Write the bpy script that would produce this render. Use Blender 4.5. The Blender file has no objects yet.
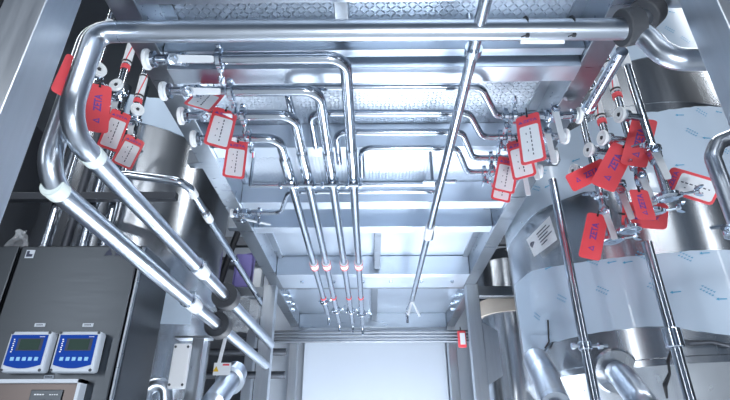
import bpy, bmesh, math, random
from mathutils import Vector as V, Matrix
random.seed(7)
sc = bpy.context.scene
col = sc.collection

# ------------------------------------------------------------------ camera
FPX = 505.0
PITCH = math.radians(27.3); YAW = math.radians(0.75)
CAM = V((0, 0, 1.5))
cd = bpy.data.cameras.new('camera'); cam = bpy.data.objects.new('camera', cd); col.objects.link(cam)
cd.sensor_width = 36; cd.lens = FPX / 730 * 36; cd.clip_start = 0.02
cam.location = CAM; cam.rotation_euler = (math.pi / 2 + PITCH, 0, YAW)
sc.camera = cam
ROT = cam.rotation_euler.to_matrix()
cd.dof.use_dof = False

# ------------------------------------------------------------------ world, lights, exposure
w = bpy.data.worlds.new('world'); sc.world = w; w.use_nodes = True
w.node_tree.nodes['Background'].inputs[0].default_value = (0.50, 0.70, 1.0, 1)
w.node_tree.nodes['Background'].inputs[1].default_value = 0.09
sc.view_settings.view_transform = 'Standard'; sc.view_settings.look = 'None'
sc.view_settings.gamma = 1; sc.view_settings.use_curve_mapping = False
sc.view_settings.exposure = 0.62

def area(name, loc, target, sx, sy, power, color=(0.93, 0.965, 1.0)):
    l = bpy.data.lights.new(name, 'AREA'); l.shape = 'RECTANGLE'; l.size = sx; l.size_y = sy
    l.energy = power; l.color = color
    o = bpy.data.objects.new(name, l); col.objects.link(o); o.location = loc
    o.rotation_euler = (V(target) - V(loc)).to_track_quat('-Z', 'Y').to_euler()
    return o
area('hall_light_front', (0.0, -1.8, 4.4), (0.0, -1.0, 0.0), 3.0, 0.30, 60)
area('hall_light_left', (-2.5, 2.0, 4.4), (-2.3, 2.0, 0), 0.25, 3.6, 32)
area('hall_light_right', (2.7, 2.0, 4.4), (2.5, 2.0, 0), 0.25, 3.6, 42)
area('added_streak_strip_left', (-3.2, -1.9, 2.3), (-1.0, 2.0, 2.0), 0.16, 3.2, 22)  # added tall strip behind the camera for vertical streaks on steel, not a window
area('added_streak_strip_right', (3.2, -1.6, 2.3), (1.0, 2.0, 2.0), 0.16, 3.2, 18)  # matching strip added on the right for steel highlights, no real opening
area('added_floor_fill', (0.0, 3.5, 0.95), (0.0, 3.6, 0.0), 1.1, 0.4, 30)  # added out of view to brighten the floor that the deck mirrors
area('added_wall_wash', (-0.2, 3.4, 0.30), (0.0, 5.05, 0.75), 0.6, 0.2, 34)  # added low wash, makes the far wall reflect brightly in the deck
area('work_light', (0.50, 4.25, 0.45), (-0.05, 1.4, 2.8), 1.1, 0.8, 56, (0.92, 0.96, 1.0))
area('added_front_fill', (0.45, -0.5, 0.6), (0.05, 1.6, 2.6), 0.5, 0.3, 36, (0.90, 0.95, 1.0))  # added fill from the front for the cards and pipes

# ------------------------------------------------------------------ pixel to point
def ray(u, v):
    return ROT @ V(((u - 365) / FPX, (200 - v) / FPX, -1.0))
def P(u, v, X=None, Y=None, Z=None):
    d = ray(u, v)
    if X is not None: k = (X - CAM.x) / d.x
    elif Y is not None: k = (Y - CAM.y) / d.y
    else: k = (Z - CAM.z) / d.z
    return CAM + d * k
def Pcyl(u, v, cx, cy, r):
    d = ray(u, v)
    a = d.x ** 2 + d.y ** 2; b = -2 * (d.x * cx + d.y * cy); c = cx * cx + cy * cy - r * r
    q = b * b - 4 * a * c
    k = (-b - math.sqrt(max(q, 0))) / (2 * a)
    return CAM + d * k

# ------------------------------------------------------------------ materials
class NT:
    def __init__(s, m): s.t = m.node_tree; s.n = s.t.nodes; s.l = s.t.links
    def new(s, t, **k):
        n = s.n.new(t)
        for a, b in k.items(): setattr(n, a, b)
        return n
    def m(s, op, a, b=None, c=None):
        n = s.n.new('ShaderNodeMath'); n.operation = op
        for i, x in enumerate((a, b, c)):
            if x is None: continue
            if isinstance(x, (int, float)): n.inputs[i].default_value = x
            else: s.l.new(x, n.inputs[i])
        return n.outputs[0]
def mat(name, color, metal=0.0, rough=0.4, noise=None, bump=0.0, stretch=(1, 1, 1), rvar=0.0, cvar=0.0, trans=0.0, alpha=1.0, emit=None, coat=0.0, aniso=0.0, spec=0.5):
    m = bpy.data.materials.new(name); m.use_nodes = True
    n = NT(m); b = n.n['Principled BSDF']
    b.inputs['Base Color'].default_value = (*color, 1); b.inputs['Metallic'].default_value = metal
    b.inputs['Roughness'].default_value = rough
    b.inputs['Transmission Weight'].default_value = trans; b.inputs['Alpha'].default_value = alpha
    b.inputs['Coat Weight'].default_value = coat; b.inputs['Specular IOR Level'].default_value = spec
    if aniso:
        tn = n.new('ShaderNodeTangent'); tn.direction_type = 'RADIAL'; tn.axis = 'Z'
        n.l.new(tn.outputs[0], b.inputs['Tangent']); b.inputs['Anisotropic'].default_value = aniso; b.inputs['Anisotropic Rotation'].default_value = 0.25
    if emit: b.inputs['Emission Color'].default_value = (*emit[:3], 1); b.inputs['Emission Strength'].default_value = emit[3]
    if noise:
        tc = n.new('ShaderNodeTexCoord'); mp = n.new('ShaderNodeMapping'); mp.inputs['Scale'].default_value = stretch
        n.l.new(tc.outputs['Object'], mp.inputs[0])
        nz = n.new('ShaderNodeTexNoise'); nz.inputs['Scale'].default_value = noise; nz.inputs['Detail'].default_value = 3
        n.l.new(mp.outputs[0], nz.inputs['Vector'])
        f = nz.outputs['Fac']
        if rvar: n.l.new(n.m('MULTIPLY_ADD', f, 2 * rvar, rough - rvar), b.inputs['Roughness'])
        if cvar:
            mx = n.new('ShaderNodeMix', data_type='RGBA')
            mx.inputs['A'].default_value = (*[c * (1 - cvar) for c in color], 1); mx.inputs['B'].default_value = (*[min(1, c * (1 + cvar)) for c in color], 1)
            n.l.new(f, mx.inputs['Factor']); n.l.new(mx.outputs['Result'], b.inputs['Base Color'])
        if bump:
            bp = n.new('ShaderNodeBump'); bp.inputs['Strength'].default_value = bump; bp.inputs['Distance'].default_value = 0.004
            n.l.new(f, bp.inputs['Height']); n.l.new(bp.outputs[0], b.inputs['Normal'])
    return m
def diamond_mat():
    m = mat('checker_plate_steel', (0.64, 0.71, 0.80), 1.0, 0.36)
    n = NT(m); b = n.n['Principled BSDF']
    tc = n.new('ShaderNodeTexCoord'); sp = n.new('ShaderNodeSeparateXYZ'); n.l.new(tc.outputs['Object'], sp.inputs[0])
    S = 1 / 0.017
    x = n.m('MULTIPLY', sp.outputs[0], S); y = n.m('MULTIPLY', sp.outputs[1], S)
    fx = n.m('SUBTRACT', n.m('FRACT', x), 0.5); fy = n.m('SUBTRACT', n.m('FRACT', y), 0.5)
    par = n.m('MODULO', n.m('ABSOLUTE', n.m('ADD', n.m('FLOOR', x), n.m('FLOOR', y))), 2.0)
    sg = n.m('MULTIPLY_ADD', n.m('ROUND', par), 2.0, -1.0)
    fys = n.m('MULTIPLY', fy, sg)
    al = n.m('ADD', fx, fys); ac = n.m('SUBTRACT', fx, fys)
    d = n.m('ADD', n.m('POWER', n.m('ABSOLUTE', n.m('DIVIDE', al, 0.72)), 2.0), n.m('POWER', n.m('ABSOLUTE', n.m('DIVIDE', ac, 0.24)), 2.0))
    k = n.m('MAXIMUM', n.m('SUBTRACT', 1.0, d), 0.0)
    k = n.m('POWER', k, 0.6)
    bp = n.new('ShaderNodeBump'); bp.inputs['Strength'].default_value = 1.0; bp.inputs['Distance'].default_value = 0.006
    n.l.new(k, bp.inputs['Height']); n.l.new(bp.outputs[0], b.inputs['Normal'])
    n.l.new(n.m('MULTIPLY_ADD', k, -0.20, 0.48), b.inputs['Roughness'])
    return m
M = {}
M['tube'] = mat('polished_steel_tube', (0.48, 0.53, 0.60), 1, 0.17, noise=6, stretch=(3, 3, 3), rvar=0.05)
M['bigtube'] = mat('satin_steel_tube', (0.50, 0.55, 0.62), 1, 0.30, noise=14, rvar=0.05)
M['fit'] = mat('bright_steel_fitting', (0.62, 0.69, 0.78), 1, 0.14)
M['lever'] = mat('blasted_steel_lever', (0.74, 0.78, 0.82), 0.35, 0.40)
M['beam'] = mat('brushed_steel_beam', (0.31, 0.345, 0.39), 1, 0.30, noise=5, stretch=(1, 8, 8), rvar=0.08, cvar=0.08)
M['post'] = mat('brushed_steel_post', (0.58, 0.62, 0.67), 1, 0.36, noise=8, stretch=(8, 8, 0.6), rvar=0.07, cvar=0.10)
M['plate'] = mat('smooth_deck_steel', (0.60, 0.67, 0.76), 1, 0.38, noise=2.5, rvar=0.08, cvar=0.08)
M['tank'] = mat('tank_steel', (0.50, 0.53, 0.57), 1, 0.25, aniso=0.75, noise=5, stretch=(6, 6, 0.25), rvar=0.06, cvar=0.06)
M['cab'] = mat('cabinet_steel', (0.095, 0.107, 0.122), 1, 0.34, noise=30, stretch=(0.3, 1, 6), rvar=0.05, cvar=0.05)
M['panel'] = mat('brown_tinted_steel', (0.17, 0.145, 0.14), 1, 0.35)
M['rail'] = mat('dull_rail_steel', (0.20, 0.22, 0.25), 1, 0.35)
M['dark'] = mat('dark_steel', (0.10, 0.11, 0.13), 0.8, 0.45)
M['diamond'] = diamond_mat()
M['film'] = mat('blue_white_film', (0.52, 0.63, 0.76), 0, 0.30, noise=4, bump=0.25, rvar=0.06, cvar=0.05, coat=0.3)
M['filmprint'] = mat('blue_film_print', (0.08, 0.36, 0.58), 0, 0.5)
M['cap'] = mat('milky_white_plastic', (0.86, 0.90, 0.93), 0, 0.35)
M['white'] = mat('white_label', (0.86, 0.89, 0.93), 0, 0.5)
M['tape'] = mat('pale_green_white_tape', (0.74, 0.82, 0.80), 0, 0.45)
M['red'] = mat('red_card', (0.82, 0.085, 0.105), 0, 0.5)
M['purple'] = mat('violet_print', (0.16, 0.07, 0.36), 0, 0.5)
M['ink'] = mat('dark_ink', (0.05, 0.06, 0.10), 0, 0.6)
M['black'] = mat('black_rubber', (0.018, 0.02, 0.026), 0, 0.45)
M['grey'] = mat('dark_grey_rubber', (0.05, 0.055, 0.065), 0, 0.6)
M['blue'] = mat('blue_front_foil', (0.004, 0.055, 0.36), 0, 0.45, spec=0.15)
M['lightblue'] = mat('pale_blue_button', (0.30, 0.62, 0.92), 0, 0.4)
M['lcd'] = mat('dark_green_lcd', (0.03, 0.06, 0.05), 0, 0.4, spec=0.15)
M['housing'] = mat('pale_grey_plastic', (0.62, 0.68, 0.76), 0, 0.4)
M['wall'] = mat('white_wall_panel', (0.50, 0.56, 0.65), 0, 0.45, noise=1.3, bump=0.08, cvar=0.05)
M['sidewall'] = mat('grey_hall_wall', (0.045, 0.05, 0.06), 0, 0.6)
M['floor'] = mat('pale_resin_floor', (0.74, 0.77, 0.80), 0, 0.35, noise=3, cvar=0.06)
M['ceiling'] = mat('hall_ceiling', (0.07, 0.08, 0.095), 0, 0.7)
M['bag'] = mat('clear_plastic_bag', (0.85, 0.90, 0.95), 0, 0.12, noise=30, bump=0.8, alpha=0.16)
M['yellow'] = mat('warning_yellow', (0.85, 0.55, 0.03), 0, 0.5)
M['violet'] = mat('violet_packaging', (0.25, 0.22, 0.55), 0, 0.4)
M['beige'] = mat('beige_ring', (0.52, 0.46, 0.40), 0, 0.5)

# ------------------------------------------------------------------ mesh builder
def frame(z, hint=None):
    z = V(z).normalized()
    h = V(hint) if hint is not None else (V((0, 0, 1)) if abs(z.z) < 0.9 else V((0, 1, 0)))
    x = h.cross(z)
    if x.length < 1e-6: x = V((1, 0, 0)).cross(z)
    x.normalize(); y = z.cross(x)
    return x, y, z
def fillet(pts, r, n=7):
    pts = [V(p) for p in pts]
    if len(pts) < 3 or (not isinstance(r, (list, tuple)) and r <= 0): return pts
    out = [pts[0]]; rl = r if isinstance(r, (list, tuple)) else None
    for i in range(1, len(pts) - 1):
        if rl: r = rl[i - 1]
        a, b, c = pts[i - 1], pts[i], pts[i + 1]
        d1 = (a - b); d2 = (c - b); l1, l2 = d1.length, d2.length; d1 /= l1; d2 /= l2
        ang = d1.angle(d2)
        if ang > 3.1: out.append(b); continue
        t = min(r / math.tan(ang / 2), l1 * 0.49, l2 * 0.49)
        p, q = b + d1 * t, b + d2 * t
        rr = t * math.tan(ang / 2)
        ce = b + (d1 + d2).normalized() * (rr / math.sin(ang / 2))
        u0 = p - ce; u1 = q - ce; tot = u0.angle(u1)
        for k in range(n + 1):
            s = k / n
            out.append(ce + (u0 * math.sin((1 - s) * tot) + u1 * math.sin(s * tot)) / math.sin(tot))
    out.append(pts[-1]); return out
class MB:
    def __init__(s): s.bm = bmesh.new()
    def face(s, vs):
        try: return s.bm.faces.new(vs)
        except ValueError: return None
    def box(s, c, size, axes=None, bev=0.0):
        ax = axes or (V((1, 0, 0)), V((0, 1, 0)), V((0, 0, 1)))
        c = V(c); hs = [x / 2 for x in size]; vs = []
        for i in (-1, 1):
            for j in (-1, 1):
                for k in (-1, 1):
                    vs.append(s.bm.verts.new(c + ax[0] * (i * hs[0]) + ax[1] * (j * hs[1]) + ax[2] * (k * hs[2])))
        f = [s.face([vs[i] for i in q]) for q in ((0, 1, 3, 2), (4, 6, 7, 5), (0, 4, 5, 1), (2, 3, 7, 6), (0, 2, 6, 4), (1, 5, 7, 3))]
        if bev:
            es = list({e for q in f for e in q.edges})
            bmesh.ops.bevel(s.bm, geom=es, offset=bev, segments=2, affect='EDGES', profile=0.5)
        return s
    def bb(s, x0, x1, y0, y1, z0, z1, bev=0.0):
        return s.box(((x0 + x1) / 2, (y0 + y1) / 2, (z0 + z1) / 2), (x1 - x0, y1 - y0, z1 - z0), None, bev)
    def bar(s, a, b, wd, th, n=None, bev=0.0):
        a, b = V(a), V(b); x, y, z = frame(b - a, n)
        return s.box((a + b) / 2, (wd, th, (b - a).length), (x, y, z), bev)
    def tube(s, pts, r, fil=0.0, seg=16, caps=True, wob=0.0):
        pts = fillet(pts, fil); seg = max(seg, 18) if seg > 8 else seg
        rs = r if isinstance(r, (list, tuple)) else [r] * len(pts)
        t0 = (pts[1] - pts[0]).normalized(); x, y, _ = frame(t0); rings = []
        for i, p in enumerate(pts):
            if i == 0: t = t0
            elif i == len(pts) - 1: t = (pts[i] - pts[i - 1]).normalized()
            else: t = ((pts[i + 1] - pts[i]).normalized() + (pts[i] - pts[i - 1]).normalized()).normalized()
            q = t0.rotation_difference(t); x = q @ x; y = q @ y; t0 = t
            rings.append([s.bm.verts.new(p + (x * math.cos(2 * math.pi * k / seg) + y * math.sin(2 * math.pi * k / seg)) * (rs[i] * (1 + random.uniform(-wob, wob)))) for k in range(seg)])
        for a, b in zip(rings, rings[1:]):
            for k in range(seg): s.face((a[k], a[(k + 1) % seg], b[(k + 1) % seg], b[k]))
        if caps: s.face(rings[0][::-1]); s.face(rings[-1])
        return s
    def lathe(s, p, ax, prof, seg=20, hint=None):
        seg = max(seg, 18) if seg > 8 else seg
        p = V(p); x, y, z = frame(ax, hint); rings = []
        for h, r in prof:
            c = p + z * h
            if r < 1e-6: rings.append([s.bm.verts.new(c)])
            else: rings.append([s.bm.verts.new(c + (x * math.cos(2 * math.pi * k / seg) + y * math.sin(2 * math.pi * k / seg)) * r) for k in range(seg)])
        for a, b in zip(rings, rings[1:]):
            for k in range(seg):
                k2 = (k + 1) % seg
                if len(a) == 1 and len(b) == 1: continue
                if len(a) == 1: s.face((a[0], b[k2], b[k]))
                elif len(b) == 1: s.face((a[k], a[k2], b[0]))
                else: s.face((a[k], a[k2], b[k2], b[k]))
        if len(rings[0]) > 1: s.face(rings[0][::-1])
        if len(rings[-1]) > 1: s.face(rings[-1])
        return s
    def prism(s, pts2, o, xa, ya, th):
        o, xa, ya = V(o), V(xa), V(ya); n = xa.cross(ya).normalized()
        a = [s.bm.verts.new(o + xa * q[0] + ya * q[1]) for q in pts2]
        b = [s.bm.verts.new(o + xa * q[0] + ya * q[1] + n * th) for q in pts2]
        s.face(a[::-1]); s.face(b)
        for i in range(len(a)):
            j = (i + 1) % len(a); s.face((a[i], a[j], b[j], b[i]))
        return s
    def text(s, body, size, o, xa, ya, th=0.0006, bold=0.02):
        cu = bpy.data.curves.new('t', 'FONT'); cu.body = body; cu.size = size; cu.extrude = 0; cu.offset = bold * size
        cu.align_x = 'CENTER'; cu.align_y = 'CENTER'; cu.resolution_u = 3
        ob = bpy.data.objects.new('t', cu); me = bpy.data.meshes.new_from_object(ob)
        o, xa, ya = V(o), V(xa), V(ya); n = xa.cross(ya).normalized()
        vs = [s.bm.verts.new(o + xa * q.co.x + ya * q.co.y + n * th) for q in me.vertices]
        for f in me.polygons: s.face([vs[i] for i in f.vertices])
        bpy.data.objects.remove(ob); bpy.data.curves.remove(cu); bpy.data.meshes.remove(me)
        return s
    def build(s, name, m, parent=None, smooth=True, loc=None):
        bmesh.ops.recalc_face_normals(s.bm, faces=s.bm.faces[:])
        off = V((0, 0, 0)); p = parent
        while p is not None: off += p.location; p = p.parent
        if loc is not None: off = V(loc)
        bmesh.ops.translate(s.bm, verts=s.bm.verts[:], vec=-off)
        me = bpy.data.meshes.new(name); s.bm.to_mesh(me); s.bm.free()
        if smooth:
            me.polygons.foreach_set('use_smooth', [True] * len(me.polygons)); me.set_sharp_from_angle(angle=0.38)
        me.materials.append(m)
        o = bpy.data.objects.new(name, me); col.objects.link(o)
        if parent is not None: o.parent = parent
        else: o.location = off
        return o
def thing(name, label, cat, loc, group=None):
    o = bpy.data.objects.new(name, None); col.objects.link(o); o.location = V(loc); o.empty_display_size = 0.05
    o['label'] = label; o['category'] = cat
    if group: o['group'] = group
    return o
def tag_(o, label, cat, group=None):
    o['label'] = label; o['category'] = cat
    if group: o['group'] = group
    return o
def struct(o): o['kind'] = 'structure'; return o
def Z(h): return 1.5 + h

# ------------------------------------------------------------------ hall
struct(MB().bb(-3.6, 3.6, -4.0, 5.5, -0.1, 0).build('floor', M['floor'], smooth=False))
struct(MB().bb(-3.6, 3.6, 5.3, 5.42, 0, 4.6).build('wall_back', M['wall'], smooth=False))
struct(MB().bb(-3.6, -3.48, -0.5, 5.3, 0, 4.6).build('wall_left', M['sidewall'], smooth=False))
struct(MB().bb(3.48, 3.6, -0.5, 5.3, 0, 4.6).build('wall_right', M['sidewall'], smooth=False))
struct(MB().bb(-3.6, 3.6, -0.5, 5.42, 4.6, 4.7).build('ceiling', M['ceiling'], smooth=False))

# ------------------------------------------------------------------ steel platform overhead
HB, HT = 1.15, 1.29          # beam underside and deck underside above the camera
pl = thing('steel_platform', 'stainless steel checker plate platform overhead on square steel posts', 'platform', (0, 2.2, 0))
def I_beam_side(x0, x1, y0, y1, inner):
    m = MB(); m.bb(x0, x1, y0, y1, Z(HB), Z(HT) + 0.02, 0.002); return m
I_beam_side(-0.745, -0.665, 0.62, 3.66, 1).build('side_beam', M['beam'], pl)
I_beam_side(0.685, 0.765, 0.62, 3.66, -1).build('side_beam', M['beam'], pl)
# lower lips of the side beams
for x0, x1 in ((-0.665, -0.625), (0.645, 0.685)):
    MB().bb(x0, x1, 0.7, 3.6, Z(HT) - 0.012, Z(HT) - 0.001).build('deck_ledge', M['beam'], pl)
# checker plate and smooth deck
MB().bb(-0.665, 0.685, 0.45, 2.62, Z(HT), Z(HT) + 0.008).build('checker_plate', M['diamond'], pl, smooth=False)
MB().bb(-0.665, 0.685, 2.62, 3.66, Z(HT), Z(HT) + 0.008).build('deck_plate', M['plate'], pl, smooth=False)
for y0, y1, h0, h1 in ((1.212, 1.245, 1.165, 1.288), (1.262, 1.335, 1.135, 1.188), (1.36, 1.42, 1.245, 1.288), (1.78, 1.86, 1.17, 1.288), (2.29, 2.37, 1.17, 1.288), (2.60, 2.68, 1.17, 1.288)):
    MB().bb(-0.664, 0.684, y0, y1, Z(h0), Z(h1), 0.002).build('crossbeam', M['plate'], pl)
MB().bb(-0.664, 0.684, 0.925, 1.02, Z(1.16), Z(1.288), 0.002).build('crossbeam', M['plate'], pl)
for x, y0, y1 in ((-0.085, 0.7, 1.16), (0.04, 2.70, 3.33)):
    MB().bb(x - 0.02, x + 0.02, y0, y1, Z(1.18), Z(1.288), 0.002).build('stiffener', M['beam'], pl)
# end flange with bolts
fl = MB().bb(-0.664, 0.684, 3.40, 3.66, Z(HB), Z(HB) + 0.02, 0.003).bb(-0.664, 0.684, 3.36, 3.40, Z(HB), Z(HT) - 0.002, 0.003).build('end_flange', M['plate'], pl)
def bolt(p, ax, r, parent, h=0.012):
    return MB().lathe(p, ax, [(0, r * 1.25), (0.002, r * 1.25), (0.003, r), (h, r), (h + 0.002, r * 0.8)], 6).build('bolt', M['fit'], parent, smooth=False)
for x in (-0.5, -0.27, -0.06, 0.14, 0.36, 0.58):
    bolt((x, 3.5, Z(HB)), (0, 0, -1), 0.012, fl)
# posts
for x0, x1, y0, y1 in ((-0.79, -0.70, 3.58, 3.66), (0.69, 0.78, 3.58, 3.66)):
    MB().bb(x0, x1, y0, y1, 0, Z(HB), 0.003).build('post', M['post'], pl)
MB().bb(-0.832, -0.732, 0.80, 0.90, 0, Z(HT) + 0.02, 0.003).build('post', M['post'], pl)
MB().bb(0.768, 0.868, 0.80, 0.90, 0, Z(HT) + 0.02, 0.003).build('post', M['post'], pl)
for s, x in ((-1, -0.745), (1, 0.765)):      # gusset tabs along the beams
    for y in ((1.9, 2.6) if s < 0 else (1.05, 1.9)):
        MB().bb(min(x, x + s * 0.07), max(x, x + s * 0.07), y, y + 0.05, Z(HB) + 0.02, Z(HB) + 0.09, 0.004).build('bracket', M['beam'], pl)
for y, hh in ((3.05, 0.9), (2.75, 0.6)):
    pass
# bracket plates on the right rear post
br = MB()
br.prism([(0, 0), (0.10, 0.06), (0.10, 0.36), (0, 0.42)], (0.785, 3.60, Z(0.45)), (1, 0, 0), (0, 0, 1), 0.012)
br.prism([(0, 0), (0.10, 0.06), (0.10, 0.36), (0, 0.42)], (0.785, 3.60, Z(-0.1)), (1, 0, 0), (0, 0, 1), 0.012)
br.build('bracket', M['post'], pl)

# rear platform section
rp = thing('steel_platform', 'rear platform section bolted on behind the flange near the white wall', 'platform', (0, 4.3, 0))
MB().bb(-0.70, 0.72, 3.67, 5.0, Z(HT) - 0.02, Z(HT) - 0.01).build('deck_plate', M['plate'], rp, smooth=False)
for x0, x1 in ((-0.78, -0.70), (0.72, 0.80)):
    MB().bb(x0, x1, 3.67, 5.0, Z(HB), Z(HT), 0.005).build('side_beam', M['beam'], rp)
    MB().bb(x0, x1, 4.88, 4.97, 0, Z(HB), 0.005).build('post', M['post'], rp)
MB().bb(-0.70, 0.72, 4.85, 5.0, Z(HB) - 0.02, Z(HT) - 0.02, 0.005).build('crossbeam', M['beam'], rp)
MB().bb(-0.70, 0.72, 3.67, 3.73, Z(HB) + 0.01, Z(HT) - 0.02, 0.005).build('crossbeam', M['beam'], rp)
MB().bb(0.0, 0.05, 3.73, 4.85, Z(HB) + 0.05, Z(HT) - 0.02, 0.003).build('stiffener', M['beam'], rp)
for x, s in ((-0.70, 1), (0.72, -1)):
    for y in (3.80, 3.98, 4.18, 4.42):
        for z in (1.185, 1.235):
            bolt((x, y, Z(z)), (s, 0, 0), 0.014, rp, 0.02)

# side walkway frames outside the beams (dark steel in the gaps)
for nm, x0, x1, y, lab in (('support_rail', -2.3, -0.76, 3.72, 'dark steel rail running left from the left rear post'), ('support_rail', 0.81, 2.3, 3.72, 'dark steel rail running right from the right rear post')):
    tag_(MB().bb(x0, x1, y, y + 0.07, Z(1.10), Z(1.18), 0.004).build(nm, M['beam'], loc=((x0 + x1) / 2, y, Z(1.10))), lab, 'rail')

# white wall sheet and its frame posts
tag_(MB().bb(-0.66, 0.72, 5.06, 5.08, 0.05, Z(1.13), 0.002).build('wall_sheet', M['wall'], loc=(0, 5.06, 0)), 'large pale blue-white sheet closing the far end of the aisle', 'panel')
# pipe rails in front of the rear wall
for i, (y, h) in enumerate(((4.84, 1.09), (4.80, 1.05), (4.76, 1.01), (4.72, 0.975))):
    t = MB().tube([(-0.95, y, Z(h)), (0.97, y, Z(h))], 0.013, seg=10).build('pipe_run', M['rail'], loc=(0, y, Z(h)))
    tag_(t, ['topmost', 'second from top', 'third from top', 'lowest'][i] + ' of the thin horizontal pipes across the top of the white sheet', 'pipe', 'thin horizontal pipes at the far wall')
# narrow red holder on the rear right post
t = thing('tag_holder', 'small red and white card holder hanging by the right rear post', 'tag', P(462, 348, Y=4.6))
c0 = P(462, 339, Y=4.6)
MB().box(c0, (0.075, 0.02, 0.15), None, 0.01).build('frame', M['red'], t)
MB().box(c0 + V((0.004, -0.012, 0)), (0.045, 0.006, 0.10)).build('card', M['white'], t)
MB().tube([c0 + V((0, 0, 0.07)), c0 + V((0, 0.05, 0.12)), V((c0.x, 4.72, Z(0.975) - 0.0))], 0.003, seg=6).build('hook', M['black'], t)

# ------------------------------------------------------------------ fittings
def triclamp(p, ax, r, parent, wing=(0, 0, -1), wl=0.03):
    """hinged sanitary clamp with wing nut"""
    p = V(p); ax = V(ax).normalized()
    R = r * 1.75
    c = MB().lathe(p - ax * 0.011, ax, [(0, r * 1.02), (0.002, R * 0.86), (0.005, R), (0.017, R), (0.020, R * 0.86), (0.022, r * 1.02)], 20)
    wv = V(wing); wv = (wv - ax * wv.dot(ax)).normalized(); sd = ax.cross(wv)
    c.box(p - wv * R, (0.018, 0.016, 0.016), (sd, ax, wv), 0.003)
    c = c.build('clamp', M['fit'], parent)
    b0 = p + wv * (R * 0.8)
    m = MB().box(b0 + wv * 0.006, (0.018, 0.014, 0.016), (sd, ax, wv), 0.003)
    m.tube([b0, b0 + wv * (wl + 0.010)], 0.005, seg=8)
    e = b0 + wv * wl
    m.lathe(e - wv * 0.006, wv, [(0, 0.010), (0.012, 0.009)], 10)
    for s in (-1, 1):
        m.prism([(0, -0.006), (0.014, -0.002), (0.028, 0.012), (0.027, 0.022), (0.016, 0.018), (0, 0.008)], e + ax * (-0.003 * s), sd * s, wv, 0.006)
    m.build('wing_nut', M['fit'], c)
    return c
def flat_lever(p, d, n, L, wd, parent, label=None):
    """flat bar lever from the spindle p along d with face normal n"""
    d = V(d).normalized(); n = V(n); n = (n - d * n.dot(d)).normalized(); sx = n.cross(d)
    pts = [(-wd * .62, -wd * .3), (-wd * .35, -wd * .62), (wd * .35, -wd * .62), (wd * .62, -wd * .3), (wd * .62, wd * .35), (wd * .5, wd * .8), (wd * .46, L - 0.006), (wd * .36, L), (-wd * .36, L), (-wd * .46, L - 0.006), (-wd * .5, wd * .8), (-wd * .62, wd * .35)]
    l = MB().prism(pts, V(p) - n * 0.002, sx, d, 0.005).build('lever', M['lever'], parent)
    MB().lathe(V(p) + n * 0.001, n, [(0, 0.017), (0.004, 0.017), (0.0045, 0.011), (0.012, 0.011), (0.0125, 0.007), (0.010, 0.006)], 6).build('lever_nut', M['fit'], l)
    return l
def end_cap(p, ax, r, parent):
    """milky flanged protection cap, open side along ax"""
    e = MB().lathe(p, ax, [(0.004, 0), (0.004, r * .30), (0, r * .36), (0, r * .62), (0.003, r * .68), (0, r * .78), (0, r * .96), (0.003, r), (0.010, r), (0.012, r * .94), (0.012, r * .55), (0.024, r * .5)], 24).build('end_cap', M['cap'], parent)
    MB().lathe(V(p) - V(ax).normalized() * .0005, ax, [(0, 0), (0, r * .24), (.0044, r * .28)], 5).build('cap_hub', M['grey'], e, smooth=False)
    return e
def ball_valve(label, capc, ax, end, group, lever=None, spind=(0, 0, -1), L=0.12, wd=0.022, capr=0.031, capless=False, bfrac=0.45):
    """inline ball valve: cap at capc, axis ax towards the pipe, ends at distance end"""
    capc = V(capc); ax = V(ax).normalized()
    t = thing('ball_valve', label, 'valve', capc, group)
    if not capless: end_cap(capc, ax, capr, t)
    m = MB()
    r = 0.014
    m.lathe(capc, ax, [(0.013, r), (0.020, r), (0.021, 0.024), (0.031, 0.024), (0.034, r), (end - 0.002, r)], 18)
    m.build('ferrule', M['tube'], t)
    bc = capc + ax * (end * bfrac + 0.01)
    sp = V(spind); sp = (sp - ax * sp.dot(ax)).normalized(); sd = ax.cross(sp)
    m = MB()
    m.box(bc, (0.040, 0.034, 0.036), (sd, ax, sp), 0.006)
    for s in (-1, 1):
        m.lathe(bc + ax * (s * 0.017), ax * s, [(0, 0.019), (0.010, 0.019), (0.012, 0.015), (0.018, 0.015)], 8)
        for a in (-1, 1):
            m.tube([bc + sd * (0.017 * a) + sp * (s * 0.013) - ax * 0.022, bc + sd * (0.017 * a) + sp * (s * 0.013) + ax * 0.022], 0.0035, seg=6)
    m.lathe(bc + sp * 0.017, sp, [(0, 0.015), (0.012, 0.013), (0.016, 0.010), (0.024, 0.008)], 14)
    m.build('valve_body', M['fit'], t)
    if lever is not None:
        flat_lever(bc + sp * 0.038, lever, sp, L, wd, t)
    return t

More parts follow.
